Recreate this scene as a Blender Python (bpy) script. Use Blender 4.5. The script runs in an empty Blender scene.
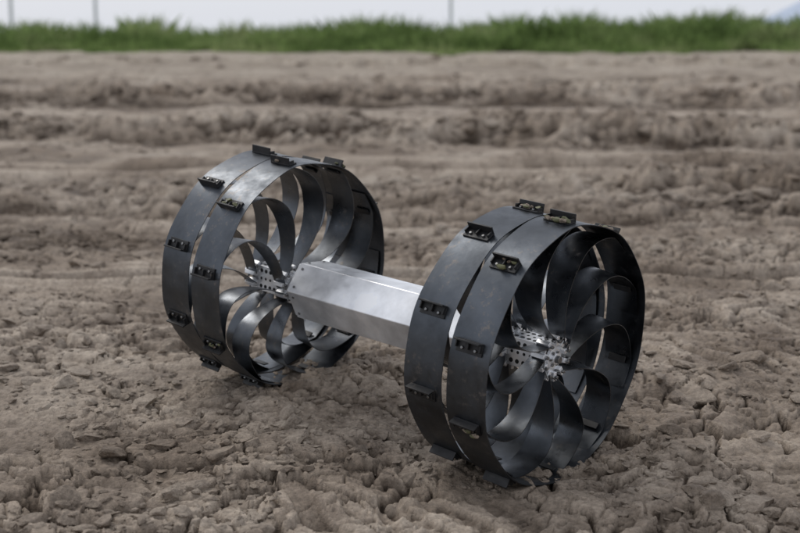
import bpy, math, random
import numpy as np
from mathutils import Vector, Matrix
random.seed(7); rng=np.random.default_rng(7)
scene=bpy.context.scene
scene.view_settings.view_transform='Standard'
scene.view_settings.look='None'
scene.view_settings.exposure=0

# ------------------------------------------------------------ noise helpers
def _h(ix,iy,seed):
    ix=ix.astype(np.int64).astype(np.uint32); iy=iy.astype(np.int64).astype(np.uint32)
    h=(ix*np.uint32(374761393))^(iy*np.uint32(668265263))^np.uint32((seed*2246822519)&0xffffffff)
    h=(h^(h>>np.uint32(13)))*np.uint32(1274126177)
    h=(h^(h>>np.uint32(15)))*np.uint32(2246822519)
    return ((h^(h>>np.uint32(16)))&np.uint32(0xffffff)).astype(np.float32)/np.float32(0xffffff)
def perlin(x,y,seed=0):
    x0=np.floor(x); y0=np.floor(y); fx=x-x0; fy=y-y0
    ux=fx*fx*fx*(fx*(fx*6-15)+10); uy=fy*fy*fy*(fy*(fy*6-15)+10)
    def g(ix,iy,dx,dy):
        a=_h(ix,iy,seed)*2*np.pi
        return np.cos(a)*dx+np.sin(a)*dy
    a=g(x0,y0,fx,fy); b=g(x0+1,y0,fx-1,fy); c=g(x0,y0+1,fx,fy-1); d=g(x0+1,y0+1,fx-1,fy-1)
    return ((a*(1-ux)+b*ux)*(1-uy)+(c*(1-ux)+d*ux)*uy)*1.5
def fbm(x,y,seed,octv=4,g=.5):
    s=0;a=1
    for i in range(octv):
        s=s+a*perlin(x*2**i+13.1*i,y*2**i-7.7*i,seed+i); a*=g
    return s
def worley(x,y,seed=0):
    x0=np.floor(x); y0=np.floor(y)
    F1=np.full(x.shape,9.0); F2=np.full(x.shape,9.0); R=np.zeros(x.shape); T=np.zeros(x.shape)
    for i in(-1,0,1):
        for j in(-1,0,1):
            cx=x0+i; cy=y0+j
            dx=cx+.08+.84*_h(cx,cy,seed)-x; dy=cy+.08+.84*_h(cx,cy,seed+50)-y
            d=np.sqrt(dx*dx+dy*dy)
            r=_h(cx,cy,seed+99); an=r*43.7
            m=d<F1
            F2=np.where(m,F1,np.minimum(F2,d)); R=np.where(m,r,R); T=np.where(m,dx*np.cos(an)+dy*np.sin(an),T); F1=np.where(m,d,F1)
    return F1,F2,R,T
def ss(a,b,x):
    t=np.clip((x-a)/(b-a),0,1); return t*t*(3-2*t)
def band(y,c,w,e=.35):
    return 1-ss(1-e,1+e,np.abs(y-c)/w)
def segd(x,y,a,b):
    vx,vy=b[0]-a[0],b[1]-a[1]; t=np.clip(((x-a[0])*vx+(y-a[1])*vy)/(vx*vx+vy*vy),0,1)
    return np.hypot(x-a[0]-t*vx,y-a[1]-t*vy)
def warpy(x,y):
    return y*(1+.05*perlin(x/np.maximum(.35*y,1.)+5,y*.1,14)+.02*perlin(x/np.maximum(.08*y,.3)+5,y*.1,15))

def height(x,y):
    x=np.asarray(x,float); y=np.asarray(y,float)
    h=np.interp(y,[-8,1.2,2.35,3.0,5,15,25,38,44,80,900],[0,0,0,.05,.055,.06,.16,.42,.46,.46,.3])
    wx=x+.09*perlin(x*2.1,y*2.1,3)+.025*perlin(x*8,y*8,5); wy=y+.08*perlin(x*1.7+5,y*1.7,4)+.025*perlin(x*8,y*8,6)
    wy2=warpy(x,y)
    farm=ss(5,14,y)
    h=h+.024*perlin(x*.7,y*.8,11)+.020*perlin(x*2.3,y*2.6,12)+farm*(.07*perlin(x*.22,y*.5,16)+.04*perlin(x*.5,y*1.1,17))*(1-ss(36,40,y))
    w1=np.exp(-(segd(x,y,(.32,2.45),(.18,2.58))/.19)**2); w2=np.exp(-(segd(x,y,(-.21,2.93),(-.35,3.06))/.19)**2)
    h=h*(1-w1)*(1-w2)+w1*(-.008)*(1-w2)+w2*.058
    m=ss(-.3,.35,perlin(x*1.1+3,y*1.5,21)+.5*perlin(x*3,y*3.4,22))
    m=m*.88+.16
    sm=np.zeros_like(x)
    for c,w in((4.3,.13),(3.55,.08),(7.8,.5),(9.3,.6),(13.3,1.8),(5.55,.12),(24,6.)):
        sm=np.maximum(sm,band(wy2,c,w))
    rough=np.zeros_like(x)
    for c,w,a in((4.95,.3,.9),(6.25,.26,1.2),(7.0,.25,1.1),(10.7,.5,1.6),(8.6,.15,.7),(16.5,.9,1.6),(1.9,.5,.3),(3.0,.3,.15)):
        rough=np.maximum(rough,a*band(wy2,c,w,.6)*ss(-.3,.2,perlin(x*1.1*6/(y+4),y*.3,int(c*10))))
    m=np.clip(m*(1-.9*sm),0,1.2)*(1-.4*farm)+rough
    m=m*(1-.4*np.maximum(w1,w2))
    near=1-ss(7,12,y)
    F1,F2,R,T=worley(wx*5.0,wy*6.0,30)
    r_=m*(.021*R+.026*T)*ss(.0,.07,F2-F1)
    F1,F2,R,T=worley(wx*11,wy*12.5,31)
    r_=r_+m*(.022*R**1.5+.024*T)*ss(.0,.10,F2-F1)
    F1,F2,R,T=worley(wx*25+perlin(x*30,y*30,7)*.35,wy*27+perlin(x*30,y*30,8)*.35,32)
    patch=ss(-.3,.2,perlin(x*4,y*4,66))
    r_=r_+(m*.8+.1)*patch*(.016*R**2+.014*T)*ss(.0,.14,F2-F1)
    F1,F2,R,T=worley(wx*55+perlin(x*60,y*60,7)*.4,wy*58,33)
    patch=ss(-.2,.3,perlin(x*6+3,y*6,67))
    r_=r_+(m*.6+.15)*patch*near*(.008*R+.005*T)*ss(.0,.2,F2-F1)
    r_=r_+m*.007*fbm(x*11,y*12,41,4,.6)+near*.0022*fbm(x*45,y*45,45,2,.65)
    lim=.027+.038*rough
    h=h+lim*np.tanh(r_/lim)
    F1,F2,R,T=worley(x*3.6+.3*fbm(x*6,y*6,61,3),y*4.6+.3*fbm(x*6,y*6,71,3),34)
    h=h-.020*(1-ss(.0,.05,F2-F1))*ss(-.25,.05,perlin(x*1.3,y*1.3,63)+.1)*near
    rows=band(wy2,10.7,.42,.5)*1.0+band(wy2,16.6,.7,.5)*1.3+band(wy2,6.9,.22,.5)*.95*ss(.2,1.4,x)+band(wy2,6.3,.25,.5)*.4+band(wy2,21,.8,.5)*.7+band(wy2,30,1.5,.5)*.9
    h=h+rows*.125*ss(-.2,.2,fbm(x*1.7,y*1.9,71,4,.5))*(.75+.4*fbm(x*6,y*6,75,3))
    h=h-.06*band(wy2,10.15,.25,.6)-.09*band(wy2,15.4,.5,.6)-.04*band(wy2,5.85,.15,.6)
    def rut(c,w,d,tilt):
        u=(y+tilt*x+.03*perlin(x*.8,x*0,81)-c)/w
        return d*(-np.exp(-u**4)+.65*np.exp(-((np.abs(u)-1.35)/.35)**2))
    h=h+rut(4.28,.06,.042,.03)+rut(5.55,.12,.04,-.02)+rut(3.6,.09,.012,.05)*(1-w2)+rut(7.9,.25,.07,0)+rut(12.2,.4,.09,0)
    u=y-.22*x
    tr=band(u,2.15,.17,.25)*ss(-.35,.2,perlin(x*1.5,y*1.5,83)+.15)*(1-w1)
    h=h+tr*(.013*ss(-.15,.35,np.sin((x+.5*np.abs(u-2.15))*2*np.pi/.085+2*perlin(x*5,y*5,85)))-.006)
    tr=band(y+.1*x,3.25,.15,.25)*ss(-.35,.2,perlin(x*1.5,y*1.5,84)+.1)*(1-w2)
    h=h+tr*(.011*ss(-.15,.35,np.sin((x-.4*np.abs(y-3.25))*2*np.pi/.10+2*perlin(x*5,y*5,86)))-.004)
    return h

# ------------------------------------------------------------ node helpers
def newmat(name):
    m=bpy.data.materials.new(name); m.use_nodes=True
    nt=m.node_tree; nt.nodes.clear()
    o=nt.nodes.new('ShaderNodeOutputMaterial'); b=nt.nodes.new('ShaderNodeBsdfPrincipled')
    nt.links.new(b.outputs[0],o.inputs[0]); return m,nt,b
def N(nt,t,**k):
    n=nt.nodes.new(t)
    for a,v in k.items(): setattr(n,a,v)
    return n
def noise(nt,vec,scale,detail=4,rough=.55):
    n=N(nt,'ShaderNodeTexNoise'); n.inputs['Scale'].default_value=scale
    n.inputs['Detail'].default_value=detail; n.inputs['Roughness'].default_value=rough
    nt.links.new(vec,n.inputs['Vector']); return n.outputs[0]
def ramp(nt,fac,stops):
    r=N(nt,'ShaderNodeValToRGB'); e=r.color_ramp.elements
    while len(e)<len(stops): e.new(.5)
    for el,(p,c) in zip(e,stops):
        el.position=p; el.color=(c[0],c[1],c[2],1) if not np.isscalar(c) else (c,c,c,1)
    nt.links.new(fac,r.inputs[0]); return r.outputs[0]
def mix(nt,fac,a,b,mode='MIX'):
    m=N(nt,'ShaderNodeMix',data_type='RGBA',blend_type=mode)
    for s,v in((m.inputs[0],fac),(m.inputs[6],a),(m.inputs[7],b)):
        if hasattr(v,'node'): nt.links.new(v,s)
        elif np.isscalar(v): s.default_value=v
        else: s.default_value=(v[0],v[1],v[2],1)
    return m.outputs[2]
def bump(nt,h,strength,dist,prev=None):
    b=N(nt,'ShaderNodeBump'); b.inputs['Strength'].default_value=strength; b.inputs['Distance'].default_value=dist
    nt.links.new(h,b.inputs['Height'])
    if prev is not None: nt.links.new(prev,b.inputs['Normal'])
    return b.outputs[0]

def mud_material(name,k=1.0,cavity_shade=False):
    m,nt,b=newmat(name)
    g=N(nt,'ShaderNodeNewGeometry').outputs['Position']
    big=noise(nt,g,.9,4,.6); mid=noise(nt,g,7,4,.6); fine=noise(nt,g,95,3,.65)
    c1=ramp(nt,big,[(.36,(.222*k,.177*k,.137*k)),(.5,(.358*k,.300*k,.243*k)),(.66,(.455*k,.395*k,.330*k))])
    c2=ramp(nt,mid,[(.3,(.50,.46,.43)),(.5,(.93,.92,.91)),(.72,(1.17,1.17,1.17))])
    c=mix(nt,1.0,c1,c2,'MULTIPLY')
    c3=ramp(nt,fine,[(.3,.70),(.7,1.24)])
    c=mix(nt,1.0,c,c3,'MULTIPLY')
    if cavity_shade:
        at=N(nt,'ShaderNodeAttribute',attribute_name='cavity_row_tone')
        cd=ramp(nt,at.outputs['Fac'],[(.0,(.26,.225,.20)),(.45,(.90,.885,.87)),(1.0,(1.24,1.24,1.24))])  # multiplies painted crevice shade and the darker strips into the mud colour
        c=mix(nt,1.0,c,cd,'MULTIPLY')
    nt.links.new(c,b.inputs['Base Color'])
    r=ramp(nt,mid,[(.3,.62),(.6,.92)]); nt.links.new(r,b.inputs['Roughness'])
    b.inputs['Specular IOR Level'].default_value=.25
    n1=bump(nt,noise(nt,g,34,5,.72),.9,.014)
    n2=bump(nt,noise(nt,g,210,3,.7),.8,.003,n1)
    nt.links.new(n2,b.inputs['Normal'])
    return m,nt,b,c
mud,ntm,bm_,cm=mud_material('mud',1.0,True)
g=N(ntm,'ShaderNodeNewGeometry').outputs['Position']
sx=N(ntm,'ShaderNodeSeparateXYZ'); ntm.links.new(g,sx.inputs[0])
mr=N(ntm,'ShaderNodeMapRange'); mr.inputs[1].default_value=39; mr.inputs[2].default_value=41
ntm.links.new(sx.outputs[1],mr.inputs[0])
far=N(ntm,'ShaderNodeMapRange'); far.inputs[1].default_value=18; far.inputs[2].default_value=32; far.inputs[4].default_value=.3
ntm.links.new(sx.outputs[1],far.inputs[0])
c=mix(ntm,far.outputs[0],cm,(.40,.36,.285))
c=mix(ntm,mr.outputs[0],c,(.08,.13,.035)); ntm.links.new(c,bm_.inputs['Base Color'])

# ------------------------------------------------------------ ground sheet
def yrows():
    a=np.linspace(-7,1.0,40)[:-1]; b=[1.0]
    while b[-1]<1.6: b.append(b[-1]+.006)
    while b[-1]<48: b.append(b[-1]*1.0030)
    while b[-1]<900: b.append(b[-1]*1.05)
    return np.concatenate([a,np.array(b)])
Y=yrows(); nr=len(Y)
nc=1080; t=np.linspace(-1,1,nc)
gx=.42*t*1.1+ 3.2*np.abs(t)**11*np.sign(t)
W=np.maximum(Y,1.5)*1.0
XX=W[:,None]*gx[None,:]; YY=np.repeat(Y[:,None],nc,1)
xr=XX.ravel(); yr=YY.ravel()
HH=height(xr,yr)
def blur(a,r,ax):
    p=np.concatenate([np.repeat(a.take([0],ax),r+1,ax),a,np.repeat(a.take([-1],ax),r,ax)],ax)
    c=np.cumsum(p,ax); n=a.shape[ax]
    return (c.take(range(2*r+1,2*r+1+n),ax)-c.take(range(0,n),ax))/(2*r+1)
H2d=HH.reshape(nr,nc)
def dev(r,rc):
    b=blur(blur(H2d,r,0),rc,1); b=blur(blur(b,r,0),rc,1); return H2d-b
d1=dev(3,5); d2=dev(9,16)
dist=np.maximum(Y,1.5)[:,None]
ground_tone=.54+ d1/(.0020*dist)*.20 + d2/(.0050*dist)*.22  # occlusion shade painted into soil colour: hollows darker, crests lighter
# strips across the field set darker in the colour
wy2=warpy(xr,yr)
rowdark=np.zeros_like(xr)
for c,w,a in((5.0,.35,.25),(6.25,.35,.45),(6.95,.35,.35),(8.6,.3,.3),(10.7,.55,.5),(16.5,1.0,.5),(21,1.0,.3),(2.75,.3,.12)):
    rowdark=np.maximum(rowdark,a*band(wy2,c,w,.6)*ss(-.35,.25,fbm(xr*4.5/(yr+2),yr*.6,int(c*7),3)))
ground_tone=np.clip(ground_tone.ravel()-rowdark,0,1)
co=np.stack([xr,yr,HH],1).astype(np.float32)
idx=np.arange(nr*nc).reshape(nr,nc)
q=np.stack([idx[:-1,:-1],idx[:-1,1:],idx[1:,1:],idx[1:,:-1]],-1).reshape(-1)
def fastmesh(name,co,loops,n,mat,smooth=False):
    me=bpy.data.meshes.new(name); me.vertices.add(len(co)); me.vertices.foreach_set('co',np.asarray(co,np.float32).ravel())
    nf=len(loops)//n; me.loops.add(len(loops)); me.loops.foreach_set('vertex_index',np.asarray(loops,np.int32))
    me.polygons.add(nf); me.polygons.foreach_set('loop_start',np.arange(0,len(loops),n,dtype=np.int32))
    me.polygons.foreach_set('loop_total',np.full(nf,n,np.int32))
    me.polygons.foreach_set('use_smooth',np.full(nf,smooth))
    me.update(calc_edges=True)
    me.materials.append(mat); ob=bpy.data.objects.new(name,me); scene.collection.objects.link(ob); return ob
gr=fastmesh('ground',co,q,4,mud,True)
at=gr.data.attributes.new('cavity_row_tone','FLOAT','POINT'); at.data.foreach_set('value',ground_tone.astype(np.float32))

# ------------------------------------------------------------ clods (one mass)
import bmesh
def ico(sub):
    b=bmesh.new(); bmesh.ops.create_icosphere(b,subdivisions=sub,radius=1)
    v=np.array([x.co[:] for x in b.verts]); f=np.array([[w.index for w in x.verts] for x in b.faces]); b.free(); return v,f
def variants(sub,n,seed):
    out=[]; v,f=ico(sub)
    r=np.random.default_rng(seed)
    for k in range(n):
        p=v.copy()
        for c in range(11):
            d=r.normal(size=3); d/=np.linalg.norm(d); o=r.uniform(.4,.85)
            s=p@d; p=p-np.where(s>o,(s-o),0)[:,None]*d[None,:]*.95
        p=p*(1+.10*perlin(p[:,0]*3+k*7,p[:,1]*3+p[:,2]*2,k)[:,None])
        out.append(p)
    return out,f
V3,f3=variants(3,12,1); V2,f2=variants(2,12,2)
def scatter(name,lst,V,f,mat):
    cs=[];fs=[];o=0
    for (x,y,z,s) in lst:
        p=V[random.randrange(len(V))]*np.array([s*random.uniform(.8,1.5),s*random.uniform(.7,1.2),s*random.uniform(.35,.75)])
        a=random.uniform(0,6.28); b=random.gauss(0,.35); ca,sa,cb,sb=math.cos(a),math.sin(a),math.cos(b),math.sin(b)
        R=np.array([[ca,-sa*cb,sa*sb],[sa,ca*cb,-ca*sb],[0,sb,cb]])
        cs.append(p@R.T+np.array([x,y,z])); fs.append(f+o); o+=len(p)
    return cs,fs
def pts(n,y0,y1,smin,smax,pw,lift=0.):
    y=np.exp(rng.uniform(math.log(y0),math.log(y1),n)); x=rng.uniform(-.55,.55,n)*y*1.1
    dens=perlin(x*1.6,y*1.6,91)+.5*perlin(x*5,y*5,92)
    k=(dens>-.12)&((smax<.02)|((segd(x,y,(.32,2.45),(.18,2.58))>.14)&(segd(x,y,(-.21,2.93),(-.35,3.06))>.14))); x=x[k];y=y[k]
    s=smin+(smax-smin)*rng.random(len(x))**pw
    z=height(x,y)+lift*s; return list(zip(x,y,z,s))
clodmat,_,_,_=mud_material('clod_mud',.98)
bx=np.array([.83,.72,-.68,.62,-.72,.35]); by=np.array([3.1,2.62,2.0,2.85,1.75,1.75])
big=pts(2800,1.45,7,.010,.036,3.0,.1)+list(zip(bx,by,height(bx,by)+.006,[.045,.04,.05,.03,.04,.03]))
small=pts(30000,1.4,9,.003,.014,2.2)+pts(3500,9,14,.02,.05,2.5)+pts(2200,14,26,.03,.07,2)
for c,w,s0,n in((10.7,.35,.07,900),(16.6,.5,.10,700),(21,.7,.09,300),(30,1.2,.13,300),(6.25,.25,.04,900),(5.0,.3,.024,1300),(6.9,.2,.05,600)):
    x=rng.uniform(-.6,.6,n)*c; y=c+rng.normal(size=n)*w*.6
    k=perlin(x*1.1,y*.3,95+int(c))>-.1; x=x[k];y=y[k]
    small+=list(zip(x,y,height(x,y),s0*(.3+rng.random(len(x))**2)))
c1,f1=scatter('c',big,V3,f3,clodmat); c2,f2_=scatter('c',small,V2,f2,clodmat)
o=sum(len(c) for c in c1)
fastmesh('mud_clods',np.concatenate(c1+c2),np.concatenate([np.concatenate(f1).ravel(),np.concatenate(f2_).ravel()+o]),3,clodmat,False)

# ------------------------------------------------------------ grass
def grass_mat():
    m,nt,b=newmat('grass_blades')
    g=N(nt,'ShaderNodeNewGeometry').outputs['Position']
    c=ramp(nt,noise(nt,g,.45,4,.6),[(.35,(.10,.155,.045)),(.5,(.185,.265,.085)),(.66,(.31,.36,.165))])
    c=mix(nt,1,c,ramp(nt,noise(nt,g,4,2),[(.3,.55),(.7,1.4)]),'MULTIPLY')
    nt.links.new(c,b.inputs['Base Color']); b.inputs['Roughness'].default_value=.7
    b.inputs['Specular IOR Level'].default_value=.2
    tr=N(nt,'ShaderNodeBsdfTranslucent'); nt.links.new(c,tr.inputs[0])
    ms=N(nt,'ShaderNodeMixShader'); ms.inputs[0].default_value=.45
    nt.links.new(b.outputs[0],ms.inputs[1]); nt.links.new(tr.outputs[0],ms.inputs[2])
    nt.links.new(ms.outputs[0],nt.nodes['Material Output'].inputs[0])
    return m
nb=100000
x=rng.uniform(-27,27,nb); y=37.6+rng.random(nb)**1.3*11+2.6*fbm(x*.35,x*0+2,101,3)
z=height(x,y)-.02
hh=(.60+.34*perlin(x*.4,y*.3,102)+.42*np.maximum(0,perlin(x*.9,y*.8,103))+.012*x)*rng.uniform(.4,1.35,nb)
hh*=ss(37.5,41.5,y)*.85+.18
hh=np.clip(hh,.06,1.6)
a=rng.uniform(0,6.28,nb); wd=rng.uniform(.010,.026,nb); lean=rng.normal(size=(nb,2))*.25*hh[:,None]
P=np.zeros((nb,4,3))
P[:,0]=np.stack([x-wd*np.cos(a),y-wd*np.sin(a),z],1); P[:,1]=np.stack([x+wd*np.cos(a),y+wd*np.sin(a),z],1)
P[:,2]=np.stack([x+wd*.7*np.cos(a)+lean[:,0]*.4,y+wd*.7*np.sin(a)+lean[:,1]*.4,z+hh*.6],1)
P[:,3]=np.stack([x+lean[:,0],y+lean[:,1],z+hh],1)
b0=np.arange(nb)*4
F=np.stack([b0,b0+1,b0+2,b0,b0+2,b0+3],1).ravel()
fastmesh('grass',P.reshape(-1,3),F,3,grass_mat(),False)

# ------------------------------------------------------------ poles + hill
def simple(name,col,rough=.6,metal=0,nscale=20,amp=.25):
    m,nt,b=newmat(name); g=N(nt,'ShaderNodeNewGeometry').outputs['Position']
    c=mix(nt,1,col,ramp(nt,noise(nt,g,nscale,4),[(.3,1-amp),(.7,1+amp)]),'MULTIPLY')
    nt.links.new(c,b.inputs['Base Color']); b.inputs['Roughness'].default_value=rough; b.inputs['Metallic'].default_value=metal
    return m
polem=simple('hazed_pole',(.62,.63,.66))  # pale grey with distance haze put into the colour
def lathe_obj(name,prof,mat,loc,arms=()):
    b=bmesh.new(); n=12; rings=[]
    for r,z in prof: rings.append([b.verts.new((r*math.cos(i*2*math.pi/n),r*math.sin(i*2*math.pi/n),z)) for i in range(n)])
    for A_,B_ in zip(rings,rings[1:]):
        for i in range(n): b.faces.new((A_[i],A_[(i+1)%n],B_[(i+1)%n],B_[i]))
    b.faces.new(rings[-1])
    for (cx,cz,lx) in arms:
        r=bmesh.ops.create_cube(b,size=1)
        for v in r['verts']: v.co=Vector((v.co.x*lx+cx,v.co.y*.1-.12,v.co.z*.1+cz))
        for s in(-.9,-.35,.35,.9):
            r=bmesh.ops.create_cone(b,segments=8,radius1=.05,radius2=.03,depth=.18,cap_ends=True)
            for v in r['verts']: v.co+=Vector((cx+s*lx/2,-.12,cz+.14))
    me=bpy.data.meshes.new(name); b.to_mesh(me); b.free(); me.materials.append(mat)
    ob=bpy.data.objects.new(name,me); ob.location=loc; scene.collection.objects.link(ob)
for px,d in((18,75),(101,78),(450,85)):
    X=(px-400)/1333*d
    lathe_obj('utility_pole',[(.11,-.2),(.10,3),(.08,8.5)],polem,(X,d,.4),arms=((0,8,1.8),(0,7.2,1.4)))
hx=np.linspace(120,700,120)
prof=np.clip(ss(158,205,hx)*24+ss(200,350,hx)*20+3*perlin(hx*.02,hx*0,5)+2*perlin(hx*.07,hx*0,6),0,99)*(1-ss(550,700,hx))
vs=[];fs=[]
for k,(yy,mm) in enumerate(((560,0),(600,.6),(650,1),(720,.5),(800,0))):
    for i,xx in enumerate(hx): vs.append((xx,yy,prof[i]*mm+.0))
n=len(hx)
for k in range(4):
    for i in range(n-1): fs+= [k*n+i,k*n+i+1,(k+1)*n+i+1,(k+1)*n+i]
fastmesh('distant_hill',np.array(vs),np.array(fs),4,simple('hazy_hill',(.40,.46,.56),.9,0,.02,.1),True)

# ------------------------------------------------------------ rover
def metal(name,col,rough,met,dirt=.35,aniso=None):
    m,nt,b=newmat(name); g=N(nt,'ShaderNodeNewGeometry').outputs['Position']
    n1=noise(nt,g,9,4,.6); n2=noise(nt,g,70,3,.7)
    c=mix(nt,1,col,ramp(nt,n1,[(.3,.70),(.7,1.28)]),'MULTIPLY')
    d=ramp(nt,n2,[(.56,0.),(.72,1.)])
    dm=mix(nt,1,d,ramp(nt,n1,[(.45,0.),(.62,dirt)]),'MULTIPLY')
    c=mix(nt,dm,c,(.25,.2,.155))
    nt.links.new(c,b.inputs['Base Color'])
    mm=N(nt,'ShaderNodeMath',operation='MULTIPLY_ADD'); nt.links.new(dm,mm.inputs[0]); mm.inputs[1].default_value=-met; mm.inputs[2].default_value=met
    nt.links.new(mm.outputs[0],b.inputs['Metallic'])
    r=ramp(nt,noise(nt,g,22,4,.65),[(.3,rough*.7),(.7,min(1,rough*1.4))]); nt.links.new(r,b.inputs['Roughness'])
    nt.links.new(bump(nt,noise(nt,g,35,3),.18,.002),b.inputs['Normal'])
    return m
steel=metal('spring_steel',(.092,.101,.114),.40,1,.55)
steel2=metal('spring_steel_strip',(.108,.117,.130),.32,1,.45)
alu=metal('machined_aluminium',(.84,.85,.87),.42,.70,.10)
black=metal('black_bracket',(.008,.008,.009),.5,.0,.3)
bolt=metal('bolt_steel',(.22,.22,.22),.35,1,.1)
hole_disc=simple('hole_shade',(.015,.015,.015),.8)  # near-black disc colour standing in for the shaded inside of holes
brass=simple('olive_mud',(.10,.10,.045),.6)

P1=Vector((.322,2.455,.240)); P2=Vector((-.209,2.936,.310))
A=(P1-P2).normalized(); Zv=Vector((0,0,1)); U=(Zv-A*Zv.dot(A)).normalized(); Vv=U.cross(A)
S1=-.012; S2=-.026
WW=.190; R0=.254
center=(P1+P2)/2-A*.09
root=bpy.data.objects.new('two_wheeled_rover',None); root.location=center; scene.collection.objects.link(root)

class MB:
    def __init__(s): s.v=[];s.f=[];s.m=[]
    def add(s,vs,fs,mi):
        o=len(s.v); s.v+=[tuple(v) for v in vs]; s.f+=[tuple(i+o for i in f) for f in fs]; s.m+=[mi]*len(fs)
    def obj(s,name,mats,frame,smooth_ang=None,bevel=0,solid=0):
        o,ax,vv,uu=frame
        w=[tuple(o+ax*a+vv*b+uu*c-center) for a,b,c in s.v]
        me=bpy.data.meshes.new(name); me.from_pydata(w,[],s.f); me.update()
        for m in mats: me.materials.append(m)
        me.polygons.foreach_set('material_index',s.m)
        bm=bmesh.new(); bm.from_mesh(me); bmesh.ops.recalc_face_normals(bm,faces=bm.faces); bm.to_mesh(me); bm.free()
        if smooth_ang:
            me.polygons.foreach_set('use_smooth',[True]*len(me.polygons))
            me.set_sharp_from_angle(angle=math.radians(smooth_ang))
        ob=bpy.data.objects.new(name,me); scene.collection.objects.link(ob); ob.parent=root
        if bevel:
            b=ob.modifiers.new('bevel','BEVEL'); b.width=bevel; b.segments=2; b.limit_method='ANGLE'
        return ob
    def box(s,c,size,mi,e=None):
        e=e or (Vector((1,0,0)),Vector((0,1,0)),Vector((0,0,1)))
        c=Vector(c); vs=[]
        for i in(-1,1):
            for j in(-1,1):
                for k in(-1,1): vs.append(c+e[0]*(i*size[0]/2)+e[1]*(j*size[1]/2)+e[2]*(k*size[2]/2))
        s.add(vs,[(0,1,3,2),(4,6,7,5),(0,4,5,1),(2,3,7,6),(0,2,6,4),(1,5,7,3)],mi)
    def cyl(s,c0,c1,r0,r1,n,mi,ph=0,caps=True):
        c0=Vector(c0);c1=Vector(c1); d=(c1-c0).normalized()
        t=Vector((0,0,1)) if abs(d.z)<.9 else Vector((1,0,0)); p=d.cross(t).normalized(); q_=d.cross(p)
        vs=[];fs=[]
        for c,r in((c0,r0),(c1,r1)):
            for i in range(n):
                a=ph+i*2*math.pi/n; vs.append(c+p*(r*math.cos(a))+q_*(r*math.sin(a)))
        for i in range(n): fs.append((i,(i+1)%n,n+(i+1)%n,n+i))
        if caps: fs+= [tuple(range(n)),tuple(range(2*n-1,n-1,-1))]
        s.add(vs,fs,mi)
    def strip(s,pts,lo,hi,th,mi,closed=False,tw=None):
        n=len(pts); vs=[];fs=[]
        for i in range(n):
            a=pts[i-1] if (i>0 or closed) else pts[i]; b=pts[(i+1)%n] if (i<n-1 or closed) else pts[i]
            tx,ty=b[0]-a[0],b[1]-a[1]; l=math.hypot(tx,ty) or 1; nx,ny=-ty/l*th/2,tx/l*th/2
            p=pts[i]; t=tw[i] if tw else 0
            k=t
            vs+=[(lo[i],p[0]+nx+nx/th*2*k,p[1]+ny+ny/th*2*k),(hi[i],p[0]+nx-nx/th*2*k,p[1]+ny-ny/th*2*k),
                 (hi[i],p[0]-nx-nx/th*2*k,p[1]-ny-ny/th*2*k),(lo[i],p[0]-nx+nx/th*2*k,p[1]-ny+ny/th*2*k)]
        m=n if closed else n-1
        for i in range(m):
            a=i*4; b=((i+1)%n)*4
            for j in range(4): fs.append((a+j,a+(j+1)%4,b+(j+1)%4,b+j))
        if not closed: fs+=[(0,1,2,3),(n*4-1,n*4-2,n*4-3,n*4-4)]
        s.add(vs,fs,mi)

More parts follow.
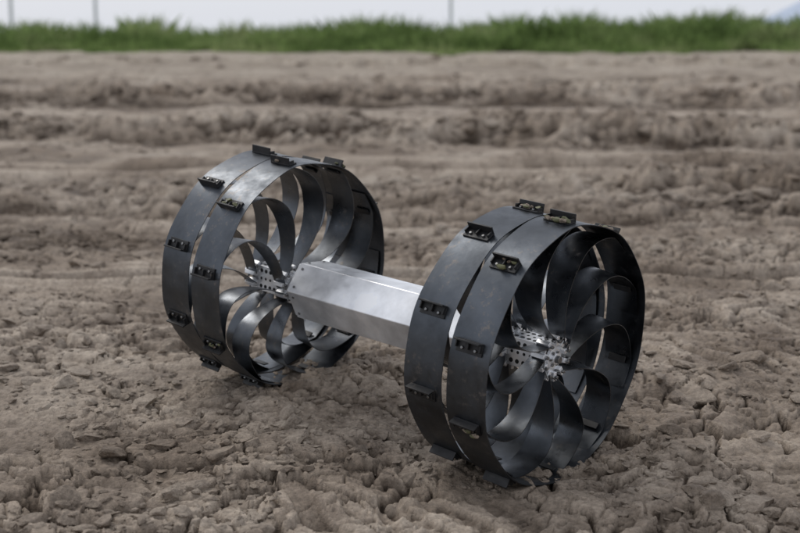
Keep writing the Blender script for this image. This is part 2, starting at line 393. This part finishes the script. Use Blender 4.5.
NS=10
def bez(p0,p1,p2,p3,n):
    out=[]
    for i in range(n+1):
        t=i/n; a=(1-t)**3;b=3*t*(1-t)**2;c=3*t*t*(1-t);d=t**3
        out.append((a*p0[0]+b*p1[0]+c*p2[0]+d*p3[0],a*p0[1]+b*p1[1]+c*p2[1]+d*p3[1]))
    return out
def build_wheel(P,sag,hand,phase,tag):
    fr=(P,A,Vv,U)
    rim=MB(); sp=MB(); cl=MB(); hub=MB()
    for k,(lo,hi,off,fl) in enumerate(((-.090,0,math.radians(9),-.046),(-WW,-.099,0,-.142))):
        n=160; pts_=[]
        for i in range(n):
            a=2*math.pi*i/n; r=R0*(1+.006*math.cos(NS*(a-phase-off))+.004*math.sin(2*a+k*2))
            if a> math.pi: r*=1-.012*max(0,-math.sin(a))**6
            pts_.append((r*math.cos(a),r*math.sin(a)))
        wob=[.0025*math.sin(3*2*math.pi*i/n+k) for i in range(n)]
        rim.strip(pts_,[lo+w_ for w_ in wob],[hi+w_ for w_ in wob],.0016,0,closed=True)
        for j in range(NS):
            a=phase+off+j*2*math.pi/NS+random.gauss(0,.03)
            hs=hand
            a0=a-hs*math.radians(3)
            def pol(r,an,c=sag): return (r*math.cos(an),r*math.sin(an)+c)
            p0=pol(.036,a0); d0=a0+hs*math.radians(59+random.uniform(-8,8))
            l0=.132+random.uniform(-.012,.012)
            p1=(p0[0]+l0*math.cos(d0),p0[1]+l0*math.sin(d0))
            ae=a
            p3=((R0-.0035)*math.cos(ae),(R0-.0035)*math.sin(ae))
            d3=ae+math.pi-hs*math.radians(68)
            p2=(p3[0]+.118*math.cos(d3),p3[1]+.118*math.sin(d3))
            line=bez(p0,p1,p2,p3,30)
            for q in range(1,7):
                an=ae-hs*math.radians(2.2*q); line.append(((R0-.0035)*math.cos(an),(R0-.0035)*math.sin(an)))
            m=len(line); mid=(lo+hi)/2; L=[];H=[];TW=[]
            for i in range(m):
                t=min(1,i/30); e=t*t*(3-2*t); c=fl*(1-e)+mid*e; w=.034*(1-min(1,t*2))+.062*min(1,t*2)
                L.append(c-w/2);H.append(c+w/2); TW.append(.003*math.sin(math.pi*t)*(1 if k==0 else -1))
            sp.strip(line,L,H,.0014,0,tw=TW)
            er=Vector((0,math.cos(a0),math.sin(a0))); et=Vector((0,-math.sin(a0),math.cos(a0))); ea=Vector((1,0,0))
            c=Vector((fl,0,sag))+er*.036
            hub.box(c,(.030,.018,.009),0,(ea,er,et))
            for s_ in(-.008,.008):
                hub.cyl(c+ea*s_+et*.004,c+ea*s_+et*.009,.0032,.0032,8,1)
            sg=1 if k==0 else -1
            hub.cyl(c+ea*(.015*sg),c+ea*(.021*sg),.0035,.0035,6,1)
            er=Vector((0,math.cos(a),math.sin(a))); et=Vector((0,-math.sin(a),math.cos(a)))
            rr=R0*(1+.006+.004*math.sin(2*a+k*2))
            if math.sin(a)<0: rr*=1-.012*abs(math.sin(a))**6
            c=er*(rr+.0022)+ea*mid
            cw=.058
            cl.box(c,(cw,.0032,.024),0,(ea,er,et))
            c2=er*(rr+.0105)+ea*mid-et*(hs*.0100)
            cl.box(c2,(cw,.016,.0035),0,(ea,er,et))
            for s_ in(-.027,0,.027):
                cl.box(er*(rr+.0068)+ea*(mid+s_)-et*(hs*.002),(.003,.007,.014),0,(ea,er,et))
            for s_ in(-.015,.015):
                b0=er*(rr+.0038)+ea*(mid+s_)+et*(hs*.004)
                cl.cyl(b0,b0+er*.0035,.0034,.0030,8,1)
            cl.box(er*(rr-.0095)+ea*mid,(.040,.003,.014),0,(ea,er,et))
        for r,w in((.030,.010),(.020,.020)):
            hub.cyl((fl-w/2,0,sag),(fl+w/2,0,sag),r,r,40,0)
        sg=1 if k==0 else -1
        for j in range(6):
            a=j*math.pi/3; hub.cyl((fl+sg*.010,.014*math.cos(a),sag+.014*math.sin(a)),(fl+sg*.014,.014*math.cos(a),sag+.014*math.sin(a)),.0028,.0028,6,1)
        hub.cyl((fl+sg*.008,0,sag),(fl+sg*.024,0,sag),.008,.007,20,1)
        for j in range(9):
            a=j*2*math.pi/9+.2; r1=.031
            hub.cyl((fl+sg*.008,r1*math.cos(a),sag+r1*math.sin(a)),(fl+sg*.018,(r1+.012)*math.cos(a+.4),sag+(r1+.012)*math.sin(a+.4)),.002,.002,6,1)
    # perforated gearbox between the two flanges; dark discs paint the shade of its holes
    fa=-.094; hw=.029
    hub.box((fa,0,sag),(.064,hw*2,hw*2),0)
    for s_ in(-.022,-.0075,.0075,.022):
        for h_ in(-.018,.0,.018):
            rb=.0046 if h_ else .0032
            hub.cyl((fa+s_,-hw+.0004,sag+h_),(fa+s_,-hw-.0008,sag+h_),rb,rb,14,2)
            hub.cyl((fa+s_,h_,sag+hw-.0004),(fa+s_,h_,sag+hw+.0008),rb,rb,14,2)
    hub.cyl((-WW-.004,0,sag),(-.03,0,sag),.011,.011,24,0)
    md=MB()
    for (an,k) in ((105,0),(72,1),(95,1),(60,0),(128,0),(215,0),(275,0),(300,1),(85,0)):
        a=math.radians(an+random.uniform(-4,4))
        j=round((a-phase-(math.radians(9) if k==0 else 0))/(2*math.pi/NS)); a=phase+(math.radians(9) if k==0 else 0)+j*2*math.pi/NS
        er=Vector((0,math.cos(a),math.sin(a))); et=Vector((0,-math.sin(a),math.cos(a)))
        for q in range(4):
            V=V2[random.randrange(10)]; s_=random.uniform(.003,.008)
            c=er*(R0+.010)+Vector((-.043 if k==0 else -.145,0,0))+Vector((random.uniform(-.026,.026),0,0))+et*random.uniform(-.006,.012)
            md.add([c+Vector(tuple(p*np.array([1.5,.8,.8])*s_)) for p in V],[tuple(t_) for t_ in f2],random.choice((0,1,1)))
    rim.obj(tag+'_hoops',[steel],fr,40); sp.obj(tag+'_spokes',[steel2],fr,40)
    cl.obj(tag+'_cleats',[black,bolt],fr,35,bevel=.0006); hub.obj(tag+'_hub',[alu,bolt,hole_disc],fr,35,bevel=.0008)
    md.obj(tag+'_packed_mud',[clodmat,brass],fr)
build_wheel(P1,S1,1,math.radians(14),'near_wheel')
build_wheel(P2,S2,-1,math.radians(20),'far_wheel')

# body
H1=P1+U*S1; H2=P2+U*S2
B0=H2+A*.004; B1=H1-A*(WW-.012)
ax=(B1-B0); Lb=ax.length; ax.normalize(); ub=(Zv-ax*Zv.dot(ax)).normalized(); vb=ub.cross(ax)
fr=(B0,ax,vb,ub)
bd=MB()
def hexring(s,r,roll=math.radians(-3)):
    return [(s,r*math.cos(roll+i*math.pi/3),r*math.sin(roll+i*math.pi/3)) for i in range(6)]
def prism(mb,secs,mi):
    vs=[];fs=[]
    for s_,r in secs: vs+=hexring(s_,r)
    for k in range(len(secs)-1):
        for i in range(6): fs.append((k*6+i,k*6+(i+1)%6,k*6+6+(i+1)%6,k*6+6+i))
    fs+=[tuple(range(6)),tuple(range(len(vs)-1,len(vs)-7,-1))]
    mb.add(vs,fs,mi)
prism(bd,[(.012,.071),(Lb-.012,.071)],0)
prism(bd,[(.004,.0675),(.0115,.0675)],0)
prism(bd,[(Lb-.0115,.0675),(Lb-.004,.0675)],0)
prism(bd,[(-.035,.026),(-.012,.034),(.0035,.046)],0)
prism(bd,[(Lb-.0035,.052),(Lb+.03,.040),(Lb+.055,.030)],0)
bd.obj('body_shell',[alu],fr,20,bevel=.0018)
dt=MB()
roll=math.radians(-3)
for i in range(6):
    a=roll+(i+.5)*math.pi/3; rn=.071*math.cos(math.pi/6)
    er=Vector((0,math.cos(a),math.sin(a))); et=Vector((0,-math.sin(a),math.cos(a)))
    for s_ in(.024,Lb-.024):
        for o_ in(-.022,.022):
            c=er*rn+et*o_+Vector((s_,0,0)); dt.cyl(c-er*.001,c+er*.0016,.0032,.003,10,0)
dt.box((Lb*.5,0,-.0645),(Lb*.8,.03,.005),1)
dt.box((Lb*.78,0,-.074),(.12,.022,.014),1)
dt.obj('body_fittings',[bolt,black],fr,35)

# ------------------------------------------------------------ light, sky
w=bpy.data.worlds.new('World'); scene.world=w; w.use_nodes=True; nt=w.node_tree; nt.nodes.clear()
el=math.radians(46); az=math.radians(-42)
sky=nt.nodes.new('ShaderNodeTexSky'); sky.sky_type='NISHITA'; sky.sun_disc=False; sky.sun_elevation=el; sky.sun_rotation=az
sky.dust_density=3
mx=nt.nodes.new('ShaderNodeMix'); mx.data_type='RGBA'; mx.inputs[0].default_value=.88
nt.links.new(sky.outputs[0],mx.inputs[6]); mx.inputs[7].default_value=(7.8,8.1,8.8,1)
bg=nt.nodes.new('ShaderNodeBackground'); bg.inputs[1].default_value=.1
out=nt.nodes.new('ShaderNodeOutputWorld'); nt.links.new(mx.outputs[2],bg.inputs[0]); nt.links.new(bg.outputs[0],out.inputs[0])
sl=bpy.data.lights.new('sun','SUN'); sl.energy=1.15; sl.angle=math.radians(24); sl.color=(1,.96,.90)
so=bpy.data.objects.new('sun',sl); scene.collection.objects.link(so)
d=Vector((math.sin(az)*math.cos(el),math.cos(az)*math.cos(el),math.sin(el)))
so.rotation_euler=d.to_track_quat('Z','Y').to_euler()

cam=bpy.data.cameras.new('camera'); co_=bpy.data.objects.new('camera',cam); scene.collection.objects.link(co_)
co_.location=(0,0,.835); co_.rotation_euler=(math.radians(90-9.73),0,0)
cam.lens=60; cam.sensor_width=36; cam.clip_start=.05; cam.clip_end=3000
cam.dof.use_dof=True; cam.dof.focus_distance=2.62; cam.dof.aperture_fstop=4.0
scene.camera=co_
